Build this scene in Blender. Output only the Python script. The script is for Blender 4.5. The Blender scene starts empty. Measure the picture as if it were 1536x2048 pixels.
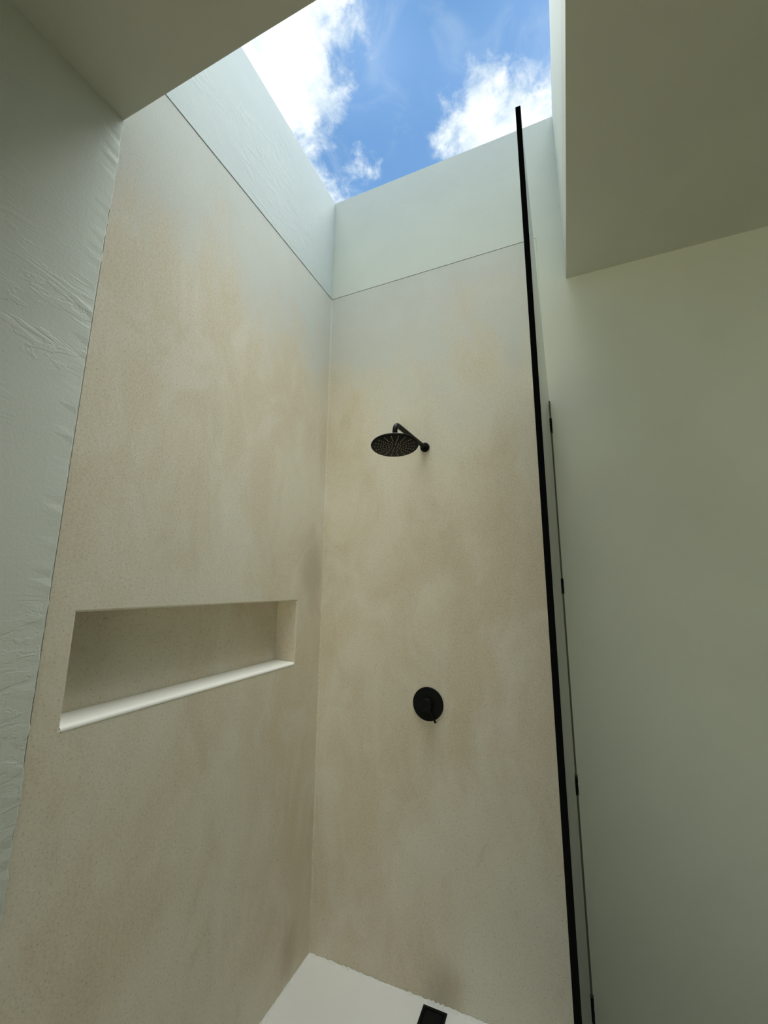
import bpy, bmesh, math, random
from mathutils import Vector, Matrix

random.seed(7)
C = bpy.context.scene.collection
sc = bpy.context.scene

# ------------------------------------------------------------------ camera
F_PX, W_PX, H_PX = 803.056, 1536.0, 2048.0
cam_d = bpy.data.cameras.new('camera')
cam = bpy.data.objects.new('camera', cam_d)
C.objects.link(cam)
cam_d.sensor_fit = 'VERTICAL'
cam_d.sensor_height = 36.0
cam_d.lens = F_PX / H_PX * 36.0
cam_d.shift_x = -32.0 / H_PX
cam_d.shift_y = 2.1 / H_PX
cam_d.clip_start = 0.02
R = Matrix(((0.9274557320, 0.0671554076, 0.3678532538),
            (0.3739328523, -0.1673399744, -0.9122343750),
            (0.0002950828, 0.9836094165, -0.1803120316)))
cam.matrix_world = Matrix.Translation((1.0856, -1.6861, 1.5)) @ R.to_4x4()
sc.camera = cam

# ------------------------------------------------------------------ colour management
sc.view_settings.view_transform = 'Standard'
sc.view_settings.look = 'None'
sc.view_settings.gamma = 1.0
sc.view_settings.use_curve_mapping = False
sc.view_settings.exposure = 0.0
sc.cycles.max_bounces = 16
sc.cycles.diffuse_bounces = 10
sc.cycles.glossy_bounces = 6
sc.cycles.transparent_max_bounces = 12
sc.cycles.caustics_reflective = False

# ------------------------------------------------------------------ node helper


class NT:
    """Small helper that builds a node tree by nested calls."""

    def __init__(self, tree):
        self.t = tree
        self.n = tree.nodes
        self.l = tree.links

    def new(self, kind, **props):
        nd = self.n.new(kind)
        for k, v in props.items():
            setattr(nd, k, v)
        return nd

    def put(self, sock, val):
        if val is None:
            return
        if isinstance(val, bpy.types.NodeSocket):
            self.l.new(val, sock)
        elif isinstance(val, (tuple, list)) and len(val) == 3 and sock.type == 'RGBA':
            sock.default_value = (*val, 1.0)
        else:
            sock.default_value = val

    def math(self, op, a, b=None, c=None, clamp=False):
        nd = self.new('ShaderNodeMath', operation=op, use_clamp=clamp)
        for i, v in enumerate((a, b, c)):
            self.put(nd.inputs[i], v)
        return nd.outputs[0]

    def vmath(self, op, a, b=None, scale=None):
        nd = self.new('ShaderNodeVectorMath', operation=op)
        self.put(nd.inputs[0], a)
        self.put(nd.inputs[1], b)
        if scale is not None:
            self.put(nd.inputs['Scale'], scale)
        return nd.outputs['Value'] if op in ('LENGTH', 'DISTANCE', 'DOT_PRODUCT') else nd.outputs['Vector']

    def noise(self, vec, scale, detail=4, rough=0.5, dist=0.0, col=False, lac=2.0):
        nd = self.new('ShaderNodeTexNoise')
        self.put(nd.inputs['Vector'], vec)
        nd.inputs['Scale'].default_value = scale
        nd.inputs['Detail'].default_value = detail
        nd.inputs['Roughness'].default_value = rough
        nd.inputs['Distortion'].default_value = dist
        nd.inputs['Lacunarity'].default_value = lac
        return nd.outputs['Color'] if col else nd.outputs['Fac']

    def step(self, x, lo, hi, a=0.0, b=1.0, kind='SMOOTHSTEP'):
        nd = self.new('ShaderNodeMapRange', interpolation_type=kind)
        self.put(nd.inputs[0], x)
        for i, v in enumerate((lo, hi, a, b)):
            self.put(nd.inputs[i + 1], v)
        return nd.outputs[0]

    def mix(self, f, a, b, blend='MIX'):
        nd = self.new('ShaderNodeMix', data_type='RGBA', blend_type=blend)
        self.put(nd.inputs[0], f)
        self.put(nd.inputs[6], a)
        self.put(nd.inputs[7], b)
        return nd.outputs[2]


# ------------------------------------------------------------------ sky: broken cumulus under blue
SKY_LOW, SKY_HIGH = (0.175, 0.375, 0.72), (0.27, 0.49, 0.86)
CLOUD_LIT, CLOUD_DIM = (1.22, 1.25, 1.22), (0.72, 0.86, 0.98)
# cumulus on a flat layer overhead: (u, v, radius) in layer units (x / height, y / height)
CUMULUS = [(-.530, .420, .225), (-.365, .385, .135), (-.72, .74, .255), (-.82, .45, .3),
           (-.378, .705, .026), (-.462, .735, .030), (-.335, .44, .075),
           (-.098, .718, .086), (-.140, .752, .066), (.00, .765, .098), (.085, .725, .085), (-.03, .83, .15), (.2, .82, .16)]
world = bpy.data.worlds.new('sky')
sc.world = world
world.use_nodes = True
w = NT(world.node_tree)
w.n.clear()
tc = w.new('ShaderNodeTexCoord')
sep = w.new('ShaderNodeSeparateXYZ')
w.l.new(tc.outputs['Generated'], sep.inputs[0])
dz = w.math('MAXIMUM', sep.outputs[2], 0.06)
cmb = w.new('ShaderNodeCombineXYZ')
w.put(cmb.inputs[0], w.math('DIVIDE', sep.outputs[0], dz))
w.put(cmb.inputs[1], w.math('DIVIDE', sep.outputs[1], dz))
uv = cmb.outputs[0]
warp = w.vmath('SCALE', w.vmath('SUBTRACT', w.noise(uv, 9.0, 6, 0.62, col=True), (0.5, 0.5, 0.5)), scale=0.16)
p2 = w.vmath('ADD', uv, warp)
flat = w.vmath('MULTIPLY', p2, (1, 1, 0))
sd = None
for (u, v, r) in CUMULUS:
    d = w.math('SUBTRACT', r, w.vmath('DISTANCE', flat, (u, v, 0.0)))
    sd = d if sd is None else w.math('SMOOTH_MAX', sd, d, 0.03)
field = w.math('MULTIPLY', w.math('SUBTRACT', w.noise(uv, 1.1, 3, 0.5), 0.5), 1.2)
near = w.vmath('DISTANCE', uv, (-.25, .58, 0.0))
field = w.math('SUBTRACT', field, w.step(near, 0.25, 0.75, 1.0, 0.0))
sd = w.math('MAXIMUM', sd, field)
puff = w.math('SUBTRACT', w.noise(uv, 16.0, 9, 0.66, 0.4), 0.5)
sd = w.math('ADD', sd, w.math('MULTIPLY', puff, 0.15))
dens = w.step(sd, -0.018, 0.045)
veil = w.math('MULTIPLY', w.step(w.noise(uv, 7.0, 6, 0.6, 1.0), 0.46, 0.75), 0.22)
base = w.mix(w.step(w.noise(uv, 2.2, 2, 0.5), 0.35, 0.65), SKY_LOW, SKY_HIGH)
base = w.mix(veil, base, CLOUD_DIM)
lit = w.math('ADD', w.step(sd, 0.0, 0.10, 0.0, 0.75), w.step(w.noise(uv, 14.0, 6, 0.6), 0.35, 0.62, -0.35, 0.35), clamp=True)
cloud = w.mix(lit, CLOUD_DIM, CLOUD_LIT)
sky = w.mix(dens, base, cloud)
bg = w.new('ShaderNodeBackground')
w.put(bg.inputs['Color'], sky)
bg.inputs['Strength'].default_value = 1.0
out = w.new('ShaderNodeOutputWorld')
w.l.new(bg.outputs[0], out.inputs[0])
world.cycles.sampling_method = 'MANUAL'
world.cycles.sample_map_resolution = 1024

# ------------------------------------------------------------------ sun: near the zenith, added and widened to light the walls deep down
FILL_SUN_U, FILL_SUN_V = 0.08, 0.10         # lean of the added sun (x / height, y / height)
fill_sun_d = bpy.data.lights.new('fill_sun', 'SUN')
fill_sun_d.energy = 9.3
fill_sun_d.angle = math.radians(60.0)  # far wider than a sun disc, spreads soft fill down the well
fill_sun_d.color = (0.96, 1.0, 0.95)
fill_sun = bpy.data.objects.new('fill_sun', fill_sun_d)
C.objects.link(fill_sun)
fill_sun.rotation_mode = 'QUATERNION'
fill_sun.rotation_quaternion = Vector((FILL_SUN_U, FILL_SUN_V, 1.0)).to_track_quat('Z', 'Y')
fill_sun.location = (1.2, 0.0, 6.0)

# ------------------------------------------------------------------ dimensions (metres)
H_JOINT = 3.0604     # top of the beige microcement
H_TOP = 3.6860       # parapet of the open skylight
H_CEIL = 2.8124      # ceiling of the room
Y_FRONT = -1.1196    # front of the skylight well and end of the beige coat
X_WELL = 1.180       # right side of the skylight well
X_GLASS = 1.0745     # glass screen on the back wall
ROOM_X, ROOM_Y = 2.7, -2.45

# ------------------------------------------------------------------ materials


def material(name):
    m = bpy.data.materials.new(name)
    m.use_nodes = True
    t = NT(m.node_tree)
    return m, t, t.n['Principled BSDF']


def bump(t, bsdf, height, strength, distance):
    b = t.new('ShaderNodeBump')
    b.inputs['Strength'].default_value = strength
    b.inputs['Distance'].default_value = distance
    t.put(b.inputs['Height'], height)
    t.l.new(b.outputs[0], bsdf.inputs['Normal'])


def pos(t):
    return t.new('ShaderNodeNewGeometry').outputs['Position']


def plain(name, col, rough=0.5, metal=0.0, spec=0.5):
    m, t, b = material(name)
    f = t.noise(pos(t), 60.0, 3)
    t.put(b.inputs['Base Color'], t.mix(t.step(f, 0.3, 0.7, 0.0, 0.25), col, tuple(c * 0.8 for c in col)))
    b.inputs['Roughness'].default_value = rough
    b.inputs['Metallic'].default_value = metal
    b.inputs['Specular IOR Level'].default_value = spec
    return m


def microcement(name, stains=()):
    m, t, b = material(name)
    P = pos(t)
    streak = t.vmath('MULTIPLY', P, (1.0, 1.0, 0.55))
    a = t.noise(streak, 2.1, 6, 0.6, 0.6)
    c = t.noise(t.vmath('ADD', streak, (5.2, 1.3, 7.7)), 5.5, 6, 0.62, 0.8)
    fine = t.noise(P, 125.0, 4, 0.7)
    speck = t.noise(t.vmath('ADD', P, (3.1, 0, 9.0)), 190.0, 2, 0.5)
    col = t.mix(t.step(a, 0.40, 0.62), (0.62, 0.545, 0.42), (0.68, 0.635, 0.53))
    col = t.mix(t.step(c, 0.45, 0.70, 0.0, 0.55), col, (0.73, 0.69, 0.60))
    col = t.mix(t.step(c, 0.30, 0.46, 0.40, 0.0), col, (0.53, 0.455, 0.325))
    col = t.mix(t.step(fine, 0.35, 0.70, 0.0, 0.36), col, (0.80, 0.75, 0.64))
    col = t.mix(t.step(speck, 0.28, 0.41, 0.55, 0.0), col, (0.36, 0.30, 0.21))
    # the upper part is mixed towards blue-grey, with a blotchy edge
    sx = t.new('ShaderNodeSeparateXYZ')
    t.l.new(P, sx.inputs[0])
    blotchy_z = t.math('ADD', t.math('ADD', sx.outputs[2], t.math('MULTIPLY', t.math('SUBTRACT', a, 0.5), 1.1)),
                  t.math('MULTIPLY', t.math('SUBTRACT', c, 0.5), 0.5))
    col = t.mix(t.step(blotchy_z, 2.32, 2.85, 0.0, 0.68), col, (0.50, 0.54, 0.54))
    for (x, y, z, r, s) in stains:
        d = t.vmath('LENGTH', t.vmath('MULTIPLY', t.vmath('SUBTRACT', P, (x, y, z)), (1, 1, s)))
        d = t.math('ADD', d, t.math('MULTIPLY', t.math('SUBTRACT', c, 0.5), r))
        col = t.mix(t.step(d, r * 0.1, r, 0.38, 0.0), col, (0.34, 0.27, 0.17))
    t.put(b.inputs['Base Color'], col)
    b.inputs['Roughness'].default_value = 0.72
    b.inputs['Specular IOR Level'].default_value = 0.25
    h = t.math('ADD', t.math('MULTIPLY', fine, 0.6), t.math('MULTIPLY', a, 3.0))
    bump(t, b, h, 0.22, 0.003)
    return m


def plaster(name, col, ridges=0.0, grain=0.25):
    m, t, b = material(name)
    P = pos(t)
    slow = t.noise(P, 1.6, 4, 0.55, 0.4)
    t.put(b.inputs['Base Color'], t.mix(t.step(slow, 0.3, 0.7), col, tuple(v * 0.94 for v in col)))
    b.inputs['Roughness'].default_value = 0.65
    b.inputs['Specular IOR Level'].default_value = 0.3
    h = t.math('MULTIPLY', t.noise(P, 140.0, 3, 0.6), grain)
    h = t.math('ADD', h, t.math('MULTIPLY', t.noise(P, 3.5, 3, 0.5), 2.0))
    if ridges:
        q = t.vmath('MULTIPLY', P, (14.0, 7.0, 24.0))
        r1 = t.noise(q, 1.0, 5, 0.62, 1.4)
        patch = t.step(t.noise(t.vmath('ADD', P, (2.0, 4.0, 1.0)), 2.4, 3), 0.46, 0.62)
        h = t.math('ADD', h, t.math('MULTIPLY', t.math('MULTIPLY', t.step(r1, 0.50, 0.56), patch), ridges))
        h = t.math('ADD', h, t.math('MULTIPLY', r1, 0.18))
    bump(t, b, h, 0.3, 0.004)
    return m


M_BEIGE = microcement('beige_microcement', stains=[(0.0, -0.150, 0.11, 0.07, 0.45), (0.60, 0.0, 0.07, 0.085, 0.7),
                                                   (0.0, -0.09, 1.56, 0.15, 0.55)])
M_WHITE = plaster('white_paint', (0.60, 0.635, 0.57))
M_ROUGH = plaster('troweled_white_paint', (0.62, 0.65, 0.60), ridges=0.55)
M_PARAPET = plaster('sky_toned_parapet_paint', (0.545, 0.60, 0.595), ridges=0.22)  # same white paint, with dimmer blue sky light mixed into the colour
M_CEIL = plaster('ceiling_paint', (0.565, 0.58, 0.52))
M_FLOOR = plaster('white_shower_floor', (0.76, 0.755, 0.72), ridges=0.4, grain=0.6)
M_SILL = plaster('skylit_sill', (0.80, 0.785, 0.73), grain=0.1)  # whitened to carry the light falling on the sill from above
M_BLACK = plain('matt_black_metal', (0.005, 0.005, 0.0045), 0.48, 0.0, 0.12)
M_TRIM = plain('black_edge_seal', (0.003, 0.003, 0.003), 0.85, 0.0, 0.04)
M_NOZZLE = plain('nozzle_silicone', (0.36, 0.34, 0.27), 0.5)
M_SEAL_SHADE = plain('silicone_and_gap_shade', (0.095, 0.10, 0.07), 0.7)  # seal colour, also paints the shade along the wall gap
M_GAP = plain('dark_joint', (0.045, 0.042, 0.036), 0.9)
M_STEEL = plain('brushed_screw_steel', (0.55, 0.55, 0.53), 0.3, 1.0)
M_BOUNCE = plain('pale_bounce_fill', (0.82, 0.70, 0.52), 0.9)  # warm pale colour for the added surfaces that bounce fill light


def glass_material():
    m, t, b = material('clear_glass')
    t.n.remove(b)
    tr = t.new('ShaderNodeBsdfTransparent')
    tr.inputs[0].default_value = (0.93, 0.965, 0.94, 1)
    gl = t.new('ShaderNodeBsdfGlossy')
    gl.inputs['Roughness'].default_value = 0.0
    fr = t.new('ShaderNodeFresnel')
    fr.inputs['IOR'].default_value = 1.5
    mx = t.new('ShaderNodeMixShader')
    t.put(mx.inputs[0], fr.outputs[0])
    t.l.new(tr.outputs[0], mx.inputs[1])
    t.l.new(gl.outputs[0], mx.inputs[2])
    t.l.new(mx.outputs[0], t.n['Material Output'].inputs[0])
    return m


M_GLASS = glass_material()

# ------------------------------------------------------------------ mesh helpers


def obj(name, bm, mat, parent=None, smooth=False):
    bmesh.ops.recalc_face_normals(bm, faces=bm.faces)
    me = bpy.data.meshes.new(name)
    bm.to_mesh(me)
    bm.free()
    if smooth:
        for p in me.polygons:
            p.use_smooth = True
        me.set_sharp_from_angle(angle=math.radians(40))
    me.materials.append(mat)
    o = bpy.data.objects.new(name, me)
    C.objects.link(o)
    if parent:
        o.parent = parent
    return o


def struct(name, bm, mat, parent=None, **k):
    o = obj(name, bm, mat, parent, **k)
    if parent is None:
        o['kind'] = 'structure'
    return o


def thing(name, label, cat, loc=(0, 0, 0)):
    o = bpy.data.objects.new(name, None)
    o.empty_display_size = 0.05
    C.objects.link(o)
    o.location = loc
    o['label'] = label
    o['category'] = cat
    return o


def add_box(bm, a, b, bevel=0.0, seg=2):
    v = [bm.verts.new((x, y, z)) for x in (a[0], b[0]) for y in (a[1], b[1]) for z in (a[2], b[2])]
    fs = [bm.faces.new([v[i] for i in q]) for q in
          ((0, 1, 3, 2), (4, 6, 7, 5), (0, 4, 5, 1), (2, 3, 7, 6), (0, 2, 6, 4), (1, 5, 7, 3))]
    if bevel:
        es = {e for f in fs for e in f.edges}
        bmesh.ops.bevel(bm, geom=list(es), offset=bevel, segments=seg, affect='EDGES', profile=0.5)


def box(a, b, bevel=0.0, seg=2):
    bm = bmesh.new()
    add_box(bm, a, b, bevel, seg)
    return bm


def add_prism(bm, pts, z0, z1):
    lo = [bm.verts.new((x, y, z0)) for x, y in pts]
    hi = [bm.verts.new((x, y, z1)) for x, y in pts]
    n = len(pts)
    bm.faces.new(lo)
    bm.faces.new(hi)
    for i in range(n):
        bm.faces.new((lo[i], lo[(i + 1) % n], hi[(i + 1) % n], hi[i]))
    return lo, hi


def add_lathe(bm, prof, mat=None, n=48):
    """Revolve (radius, height) pairs about local z, then move by mat."""
    mat = mat or Matrix()
    rings = []
    for r, h in prof:
        if r < 1e-6:
            rings.append([bm.verts.new(mat @ Vector((0, 0, h)))])
        else:
            rings.append([bm.verts.new(mat @ Vector((r * math.cos(2 * math.pi * i / n), r * math.sin(2 * math.pi * i / n), h)))
                          for i in range(n)])
    for a, b in zip(rings, rings[1:]):
        for i in range(n):
            j = (i + 1) % n
            if len(a) == 1 and len(b) == 1:
                continue
            if len(a) == 1:
                bm.faces.new((a[0], b[i], b[j]))
            elif len(b) == 1:
                bm.faces.new((a[i], a[j], b[0]))
            else:
                bm.faces.new((a[i], a[j], b[j], b[i]))


def add_tube(bm, path, r, n=24):
    path = [Vector(p) for p in path]
    rings = []
    up = None
    for i, p in enumerate(path):
        d = (path[min(i + 1, len(path) - 1)] - path[max(i - 1, 0)]).normalized()
        if up is None:
            up = d.orthogonal().normalized()
        up = (up - d * up.dot(d)).normalized()
        s = d.cross(up)
        rings.append([bm.verts.new(p + r * (math.cos(2 * math.pi * k / n) * up + math.sin(2 * math.pi * k / n) * s)) for k in range(n)])
    for a, b in zip(rings, rings[1:]):
        for k in range(n):
            bm.faces.new((a[k], a[(k + 1) % n], b[(k + 1) % n], b[k]))
    bm.faces.new(rings[0])
    bm.faces.new(list(reversed(rings[-1])))


# ------------------------------------------------------------------ the room shell
T = 0.14
struct('floor_shower', box((-T, Y_FRONT - 0.02, -0.12), (X_GLASS, T, 0.0)), M_FLOOR)
bm = bmesh.new()
add_prism(bm, [(-T, ROOM_Y - T), (ROOM_X + T, ROOM_Y - T), (ROOM_X + T, T), (X_GLASS, T), (X_GLASS, Y_FRONT - 0.02), (-T, Y_FRONT - 0.02)], -0.12, 0.0)
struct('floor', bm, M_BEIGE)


def left_shower_wall():
    """Beige left wall with the recessed niche cut into it."""
    bm = bmesh.new()
    y0, y1, z0, z1, dp = -1.0600, -0.1924, 1.1795, 1.4398, 0.103
    ys = [Y_FRONT, y0, y1, 0.0]
    zs = [0.0, z0, z1, H_JOINT - 0.0035]
    g = {(i, j): bm.verts.new((0, ys[i], zs[j])) for i in range(4) for j in range(4)}
    for i in range(3):
        for j in range(3):
            if (i, j) != (1, 1):
                bm.faces.new((g[i, j], g[i + 1, j], g[i + 1, j + 1], g[i, j + 1]))
    hole = [g[1, 1], g[2, 1], g[2, 2], g[1, 2]]
    deep = [bm.verts.new((-dp, v.co.y, v.co.z)) for v in hole]
    for k in range(4):
        bm.faces.new((hole[k], hole[(k + 1) % 4], deep[(k + 1) % 4], deep[k]))
    bm.faces.new(deep)
    # outer shell so that the wall has a thickness
    b = {(i, j): bm.verts.new((-T - 0.03, ys[i], zs[j])) for i in (0, 3) for j in (0, 3)}
    bm.faces.new((b[0, 0], b[3, 0], b[3, 3], b[0, 3]))
    bm.faces.new([g[i, 0] for i in range(4)] + [b[3, 0], b[0, 0]])
    bm.faces.new([g[i, 3] for i in range(4)] + [b[3, 3], b[0, 3]])
    bm.faces.new([g[0, j] for j in range(4)] + [b[0, 3], b[0, 0]])
    bm.faces.new([g[3, j] for j in range(4)] + [b[3, 3], b[3, 0]])
    bmesh.ops.recalc_face_normals(bm, faces=bm.faces)
    rim = [e for e in bm.edges if e.verts[0] in hole and e.verts[1] in hole]
    bmesh.ops.bevel(bm, geom=rim, offset=0.005, segments=3, affect='EDGES', profile=0.5)
    return bm


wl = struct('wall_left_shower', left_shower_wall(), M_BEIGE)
# sloping sill laid in the bottom of the niche, rounded at the front
bm = bmesh.new()
yy0, yy1, zz = -1.0595, -0.1929, 1.1797
prof = [(-0.102, zz), (-0.102, zz + 0.008), (-0.02, zz + 0.0055), (-0.006, zz + 0.0045), (-0.001, zz + 0.002), (0.0010, zz - 0.002), (0.0008, zz - 0.0055), (-0.006, zz - 0.0055), (-0.006, zz)]
rows = [[bm.verts.new((x, y, z)) for x, z in prof] for y in (yy0, yy1)]
for k in range(len(prof)):
    j = (k + 1) % len(prof)
    bm.faces.new((rows[0][k], rows[0][j], rows[1][j], rows[1][k]))
bm.faces.new(rows[0])
bm.faces.new(rows[1])
o = obj('niche_sill', bm, M_SILL, wl, True)
o['label'] = 'smooth sill of the niche, coloured pale as if skylit'

# white left wall in front of the shower: a coat 3 mm proud with a hand-trowelled edge
bm = bmesh.new()
n = 150
edge = []
for k in range(n + 1):
    z = H_CEIL * k / n
    edge.append((Y_FRONT + 0.0035 * math.sin(z * 2.3 + 0.5) + random.uniform(-0.0022, 0.0022) + (0.0025 if random.random() < 0.06 else 0), z))
front = [bm.verts.new((0.004 + random.uniform(-.0008, .0008), y - 0.003, z)) for y, z in edge]
side = [bm.verts.new((0.0, y, z)) for y, z in edge]
far = [bm.verts.new((0.0, ROOM_Y, z)) for y, z in edge]
mid = [bm.verts.new((0.0045, Y_FRONT - 0.05, z)) for y, z in edge]
for k in range(n):
    bm.faces.new((side[k], front[k], front[k + 1], side[k + 1]))
    bm.faces.new((front[k], mid[k], mid[k + 1], front[k + 1]))
    bm.faces.new((mid[k], far[k], far[k + 1], mid[k + 1]))
add_box(bm, (-T, ROOM_Y, 0), (-0.0005, Y_FRONT - 0.001, H_CEIL))
struct('wall_left', bm, M_ROUGH)

# white parapet above the beige, left and back, over a dark shadow gap
struct('wall_left_upper', box((-T, Y_FRONT - 0.3, H_JOINT), (0.0015, 0.0, H_TOP), 0.001, 1), M_PARAPET)
struct('trim_1', box((-0.05, Y_FRONT - 0.01, H_JOINT - 0.02), (-0.004, 0.03, H_JOINT + 0.02)), M_GAP)


def back_white():
    bm = bmesh.new()
    xg, x1, xr = X_GLASS - 0.003, X_WELL, ROOM_X
    outline = [(xg, 0.0), (xr, 0.0), (xr, H_CEIL + 0.2), (x1 + 0.3, H_CEIL + 0.2), (x1 + 0.3, H_TOP), (-T, H_TOP), (-T, H_JOINT), (xg, H_JOINT)]
    f = [bm.verts.new((x, 0.0, z)) for x, z in outline]
    b = [bm.verts.new((x, T, z)) for x, z in outline]
    bm.faces.new(f)
    bm.faces.new(b)
    for k in range(len(f)):
        j = (k + 1) % len(f)
        bm.faces.new((f[k], f[j], b[j], b[k]))
    return bm


struct('wall_back', back_white(), M_WHITE)
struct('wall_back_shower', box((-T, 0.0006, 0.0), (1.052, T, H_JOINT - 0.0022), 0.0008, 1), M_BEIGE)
struct('trim_5', box((1.0522, 0.0012, 0.0), (X_GLASS - 0.0035, 0.05, H_JOINT - 0.0005)), M_WHITE)
struct('trim_2', box((-0.05, 0.004, H_JOINT - 0.02), (X_GLASS - 0.004, 0.05, H_JOINT + 0.02)), M_GAP)

# ceiling: an L round the skylight opening, its lower edge eased by a plaster bead
bm = bmesh.new()
lo, hi = add_prism(bm, [(0.0, ROOM_Y), (ROOM_X, ROOM_Y), (ROOM_X, 0.0), (X_WELL, 0.0), (X_WELL, Y_FRONT), (0.0, Y_FRONT)], H_CEIL, H_CEIL + 0.20)
bm.edges.ensure_lookup_table()
rim = [e for e in bm.edges if set(e.verts) in ({lo[3], lo[4]}, {lo[4], lo[5]})]
bmesh.ops.bevel(bm, geom=rim, offset=0.0045, segments=2, affect='EDGES', profile=0.5)
struct('ceiling', bm, M_CEIL)
struct('wall_skylight_right', box((X_WELL, Y_FRONT, H_CEIL + 0.2), (X_WELL + T, 0.0, H_TOP)), M_WHITE)
struct('wall_skylight_front', box((0.0, Y_FRONT - T, H_CEIL + 0.2), (X_WELL + T, Y_FRONT, H_TOP)), M_WHITE)

# the unseen rest of the room, plus a window and terrace added for fill
struct('wall_right', box((ROOM_X, ROOM_Y, 0), (ROOM_X + T, 0.0, H_CEIL + 0.2)), M_WHITE)
WX0, WX1, WZ0, WZ1 = 0.10, 2.60, 0.08, 2.74
bm = bmesh.new()
add_box(bm, (-T, ROOM_Y - T, 0), (WX0, ROOM_Y, H_CEIL + 0.2))
add_box(bm, (WX1, ROOM_Y - T, 0), (ROOM_X + T, ROOM_Y, H_CEIL + 0.2))
add_box(bm, (WX0, ROOM_Y - T, WZ1), (WX1, ROOM_Y, H_CEIL + 0.2))
add_box(bm, (WX0, ROOM_Y - T, 0), (WX1, ROOM_Y, WZ0))
struct('wall_front', bm, M_WHITE)
bm = bmesh.new()
for a, b in (((WX0, WZ0), (WX0 + .05, WZ1)), ((WX1 - .05, WZ0), (WX1, WZ1)), ((WX0, WZ0), (WX1, WZ0 + .05)),
             ((WX0, WZ1 - .05), (WX1, WZ1))):
    add_box(bm, (a[0], ROOM_Y - 0.10, a[1]), (b[0], ROOM_Y - 0.05, b[1]))
win = struct('fill_window_1', bm, M_BLACK)  # added opening behind the camera, lets fill daylight in
obj('pane', box((WX0 + .04, ROOM_Y - 0.078, WZ0 + .04), (WX1 - .04, ROOM_Y - 0.072, WZ1 - .04)), M_GLASS, win)
struct('bounce_ground', box((-12, -25, -0.25), (14, ROOM_Y - T, -0.13)), M_BOUNCE)  # added terrace, bounces warm sunlight up into the room
struct('bounce_wall', box((-6, -7.2, -0.13), (9, -7.0, 2.3)), M_BOUNCE)  # added unseen wall, bounces warm light and blocks the low sky

# uneven mortar fillet where the white floor meets the beige walls
bm = bmesh.new()


def fillet(bm, pts, inward):
    a, b, c = [], [], []
    for (x, y) in pts:
        h = 0.003 + 0.006 * abs(math.sin(7.3 * (x + y) + 0.6)) * random.random() + random.uniform(0, 0.002)
        d = 0.006 + random.uniform(0, 0.004)
        a.append(bm.verts.new((x, y, h)))
        b.append(bm.verts.new((x + inward[0] * d * .5, y + inward[1] * d * .5, h * 0.45)))
        c.append(bm.verts.new((x + inward[0] * d, y + inward[1] * d, 0.0002)))
    for k in range(len(pts) - 1):
        bm.faces.new((a[k], a[k + 1], b[k + 1], b[k]))
        bm.faces.new((b[k], b[k + 1], c[k + 1], c[k]))


fillet(bm, [(0.0 + 1.06 * k / 120, -0.0002) for k in range(121)], (0, -1))
fillet(bm, [(0.0002, -1.1 * k / 120) for k in range(121)], (1, 0))
struct('trim_3', bm, M_FLOOR)
# thin ridge of microcement running up the inside corner
bm = bmesh.new()
rows = []
for k in range(121):
    z = 0.004 + (H_JOINT - 0.012) * k / 120
    wv = 0.005 + 0.0015 * math.sin(z * 3.1) + random.uniform(-.0005, .0005)
    rows.append([bm.verts.new((0.0003, -wv, z)), bm.verts.new((wv * 0.42, -wv * 0.42, z)), bm.verts.new((wv, 0.0003, z))])
for a, b in zip(rows, rows[1:]):
    for i in range(2):
        bm.faces.new((a[i], a[i + 1], b[i + 1], b[i]))
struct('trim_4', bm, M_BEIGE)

# ------------------------------------------------------------------ glass screen
gs = thing('glass_screen', 'frameless clear glass shower screen with a black front edge, clipped to the back wall', 'shower screen',
           (X_GLASS, 0.0, 0.0))
G_TOP, G_NEAR = 2.26, -1.134
x_far, x_near, th = 0.0, -0.0068, 0.008
bm = bmesh.new()


def screen_pts(ya, yb, extra=0.0):
    f = lambda y: x_far + (x_near - x_far) * (y / G_NEAR)
    return [(f(ya) - th / 2 - extra, ya), (f(ya) + th / 2 + extra, ya), (f(yb) + th / 2 + extra, yb), (f(yb) - th / 2 - extra, yb)]


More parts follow.
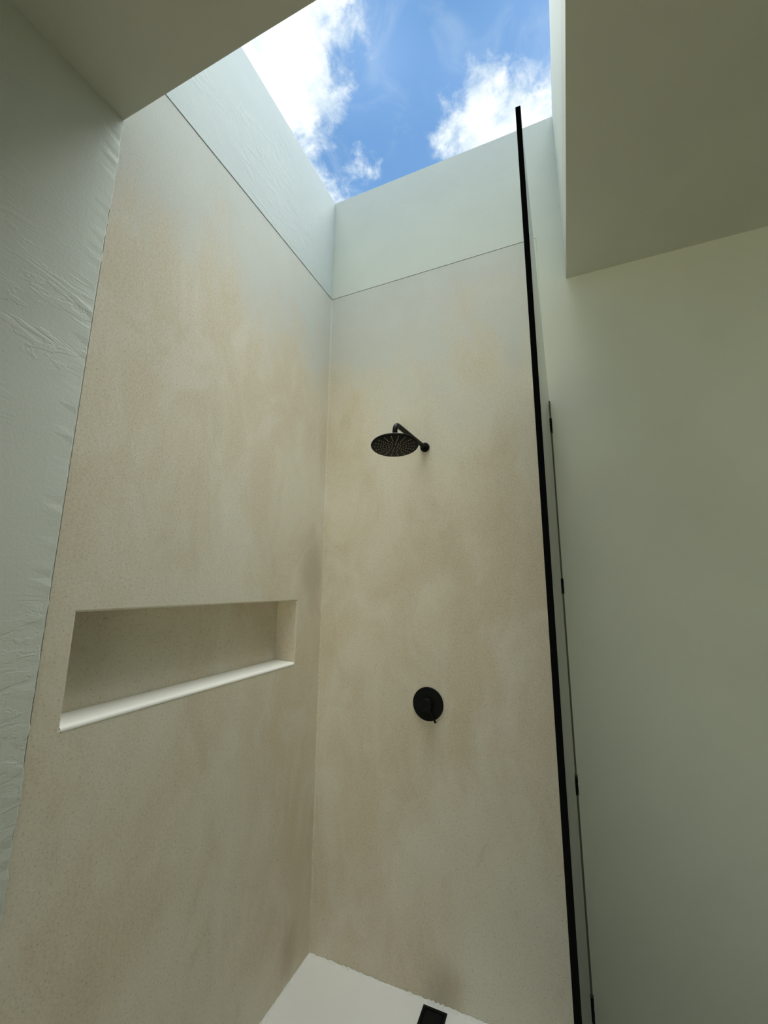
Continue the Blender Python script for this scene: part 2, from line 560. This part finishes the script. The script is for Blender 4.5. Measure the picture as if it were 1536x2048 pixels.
add_prism(bm, screen_pts(-0.0085, G_NEAR + 0.003), 0.012, G_TOP)
obj('pane', bm, M_GLASS, gs)
bm = bmesh.new()
add_prism(bm, screen_pts(G_NEAR + 0.003, G_NEAR - 0.0015), 0.012, G_TOP)
o = obj('edge_trim', bm, M_TRIM, gs)
o['label'] = 'black vertical edge of the glass'
bm = bmesh.new()
add_prism(bm, screen_pts(-0.0004, -0.009, 0.0032), 0.012, G_TOP)  # dark strip wider than the glass, paints the shade of the gap
o = obj('wall_seal_shade', bm, M_SEAL_SHADE, gs)
bm = bmesh.new()
add_prism(bm, screen_pts(-0.03, G_NEAR + 0.003, 0.001), 0.0, 0.012)
obj('floor_seal', bm, M_SEAL_SHADE, gs)
clip_mesh = None
for z in (2.150, 1.502, 0.817, 0.167):
    if clip_mesh is None:
        bm = bmesh.new()
        for s in (-1, 1):                                   # two cheeks holding the glass
            a, b = sorted((s * 0.0042, s * 0.0085))
            add_box(bm, (a, -0.030, -0.026), (b, -0.0005, 0.026), 0.0012, 2)
        add_box(bm, (-0.009, -0.0032, -0.030), (-0.0042, -0.0003, 0.030), 0.0008, 1)
        add_box(bm, (0.0042, -0.0032, -0.030), (0.009, -0.0003, 0.030), 0.0008, 1)
        c0 = obj('clip', bm, M_BLACK, gs)
        clip_mesh = c0.data
        c0.location = (0, 0, z)
        c = c0
    else:
        c = bpy.data.objects.new('clip', clip_mesh)
        C.objects.link(c)
        c.parent = gs
        c.location = (0, 0, z)
    bm = bmesh.new()
    add_lathe(bm, [(0, 0.0022), (0.0034, 0.0020), (0.0046, 0.0008), (0.0046, -0.001), (0, -0.001)],
              Matrix.Translation((0.0088, -0.016, 0.004)) @ Matrix.Rotation(math.pi / 2, 4, 'Y'), 20)
    obj('screw', bm, M_STEEL, c, True)

# ------------------------------------------------------------------ shower head on its arm
FX, FZ = 0.531, 2.132
HX, HY, HZ = 0.528, -0.3565, 2.0198
sh = thing('shower_head', 'round matt black rain shower head on a bent arm from the back wall', 'shower head', (FX, 0.0, FZ))
toY = Matrix.Rotation(math.pi / 2, 4, 'X')            # local z -> -y
bm = bmesh.new()
add_lathe(bm, [(0, -0.001), (0.0205, -0.001), (0.0215, 0.001), (0.0215, 0.009), (0.0195, 0.0115), (0.0125, 0.0125), (0.0125, 0.017), (0, 0.017)], toY, 40)
obj('wall_flange', bm, M_BLACK, sh, True)
bm = bmesh.new()
P0, PB, P1 = Vector((0, -0.003, 0)), Vector((-0.001, HY - 0.001, -0.022)), Vector((HX - FX - 0.0005, HY + 0.001, HZ - FZ + 0.030))
rb = 0.034
da, db = (P0 - PB).normalized(), (P1 - PB).normalized()
A, B = PB + da * rb, PB + db * rb
path = [P0 + (A - P0) * k / 6 for k in range(7)]
for k in range(1, 15):
    s = k / 14
    path.append((1 - s) ** 2 * A + 2 * s * (1 - s) * PB + s * s * B)
path.append(P1)
add_tube(bm, path, 0.0098, 28)
obj('arm', bm, M_BLACK, sh, True)
tilt = Matrix.Translation((HX - FX, HY, HZ - FZ)) @ Matrix.Rotation(-0.0854, 4, 'Y') @ Matrix.Rotation(-0.1279, 4, 'X')
bm = bmesh.new()
add_lathe(bm, [(0, 0.036), (0.0125, 0.036), (0.0145, 0.034), (0.0145, 0.020), (0.017, 0.017), (0.017, 0.006), (0, 0.006)], tilt, 36)
obj('swivel_joint', bm, M_BLACK, sh, True)
bm = bmesh.new()
add_lathe(bm, [(0, 0.0), (0.0850, 0.0), (0.0888, 0.0012), (0.0900, 0.0035), (0.0885, 0.0065), (0.082, 0.0080), (0.03, 0.0100), (0, 0.0105)], tilt, 96)
fp = obj('face_plate', bm, M_BLACK, sh, True)
bm = bmesh.new()
for ring, (r, cnt) in enumerate(((0.012, 6), (0.0225, 12), (0.033, 12), (0.0435, 18), (0.054, 18), (0.0645, 18), (0.075, 18))):
    for k in range(cnt):
        a = 2 * math.pi * k / cnt + 0.06
        add_lathe(bm, [(0.0019, 0.0006), (0.0019, -0.0006), (0.0012, -0.0016), (0, -0.0017)],
                  tilt @ Matrix.Translation((r * math.cos(a), r * math.sin(a), 0)), 8)
o = obj('nozzles', bm, M_NOZZLE, fp, True)
o['kind'] = 'stuff'
o['label'] = 'pale rubber spray nozzles in radial rows'

# ------------------------------------------------------------------ mixer valve
VX, VZ = 0.5312, 1.0249
mv = thing('mixer_valve', 'round matt black shower mixer plate with a short pin lever on the beige wall', 'shower valve', (VX, 0.0, VZ))
bm = bmesh.new()
add_lathe(bm, [(0, -0.001), (0.0640, -0.001), (0.0654, 0.0006), (0.0654, 0.0045), (0.0640, 0.0058), (0, 0.006)], toY, 96)
obj('wall_plate', bm, M_BLACK, mv, True)
bm = bmesh.new()
add_lathe(bm, [(0, 0.005), (0.0240, 0.005), (0.0240, 0.034), (0.0228, 0.0355), (0, 0.036)], toY, 56)
kn = obj('knob', bm, M_BLACK, mv, True)
bm = bmesh.new()
add_tube(bm, [(0.008, -0.024, -0.013), (0.0385, -0.024, -0.0628)], 0.0042, 18)
obj('lever', bm, M_BLACK, mv, True)

# ------------------------------------------------------------------ floor drain
DRX, DRY, DS = 0.5512, -0.0188, 0.089
dr = thing('floor_drain', 'square black drain cover set in the white shower floor against the back wall', 'drain', (DRX, DRY, 0.0))
bm = bmesh.new()
h = DS / 2
for a, b in (((-h, -0.010, 0), (h, 0, 0.004)), ((-h, -DS, 0), (h, -DS + 0.010, 0.004)),
             ((-h, -DS + 0.010, 0), (-h + 0.010, -0.010, 0.004)), ((h - 0.010, -DS + 0.010, 0), (h, -0.010, 0.004))):
    add_box(bm, a, b, 0.0006, 1)
obj('frame', bm, M_BLACK, dr)
bm = bmesh.new()
add_box(bm, (-h + 0.013, -DS + 0.013, 0.0006), (h - 0.013, -0.013, 0.0036), 0.0012, 2)
obj('cover', bm, M_BLACK, dr)
bm = bmesh.new()
add_box(bm, (-h + 0.009, -DS + 0.009, 0.0001), (h - 0.009, -0.009, 0.0009))
obj('slot', bm, M_TRIM, dr)
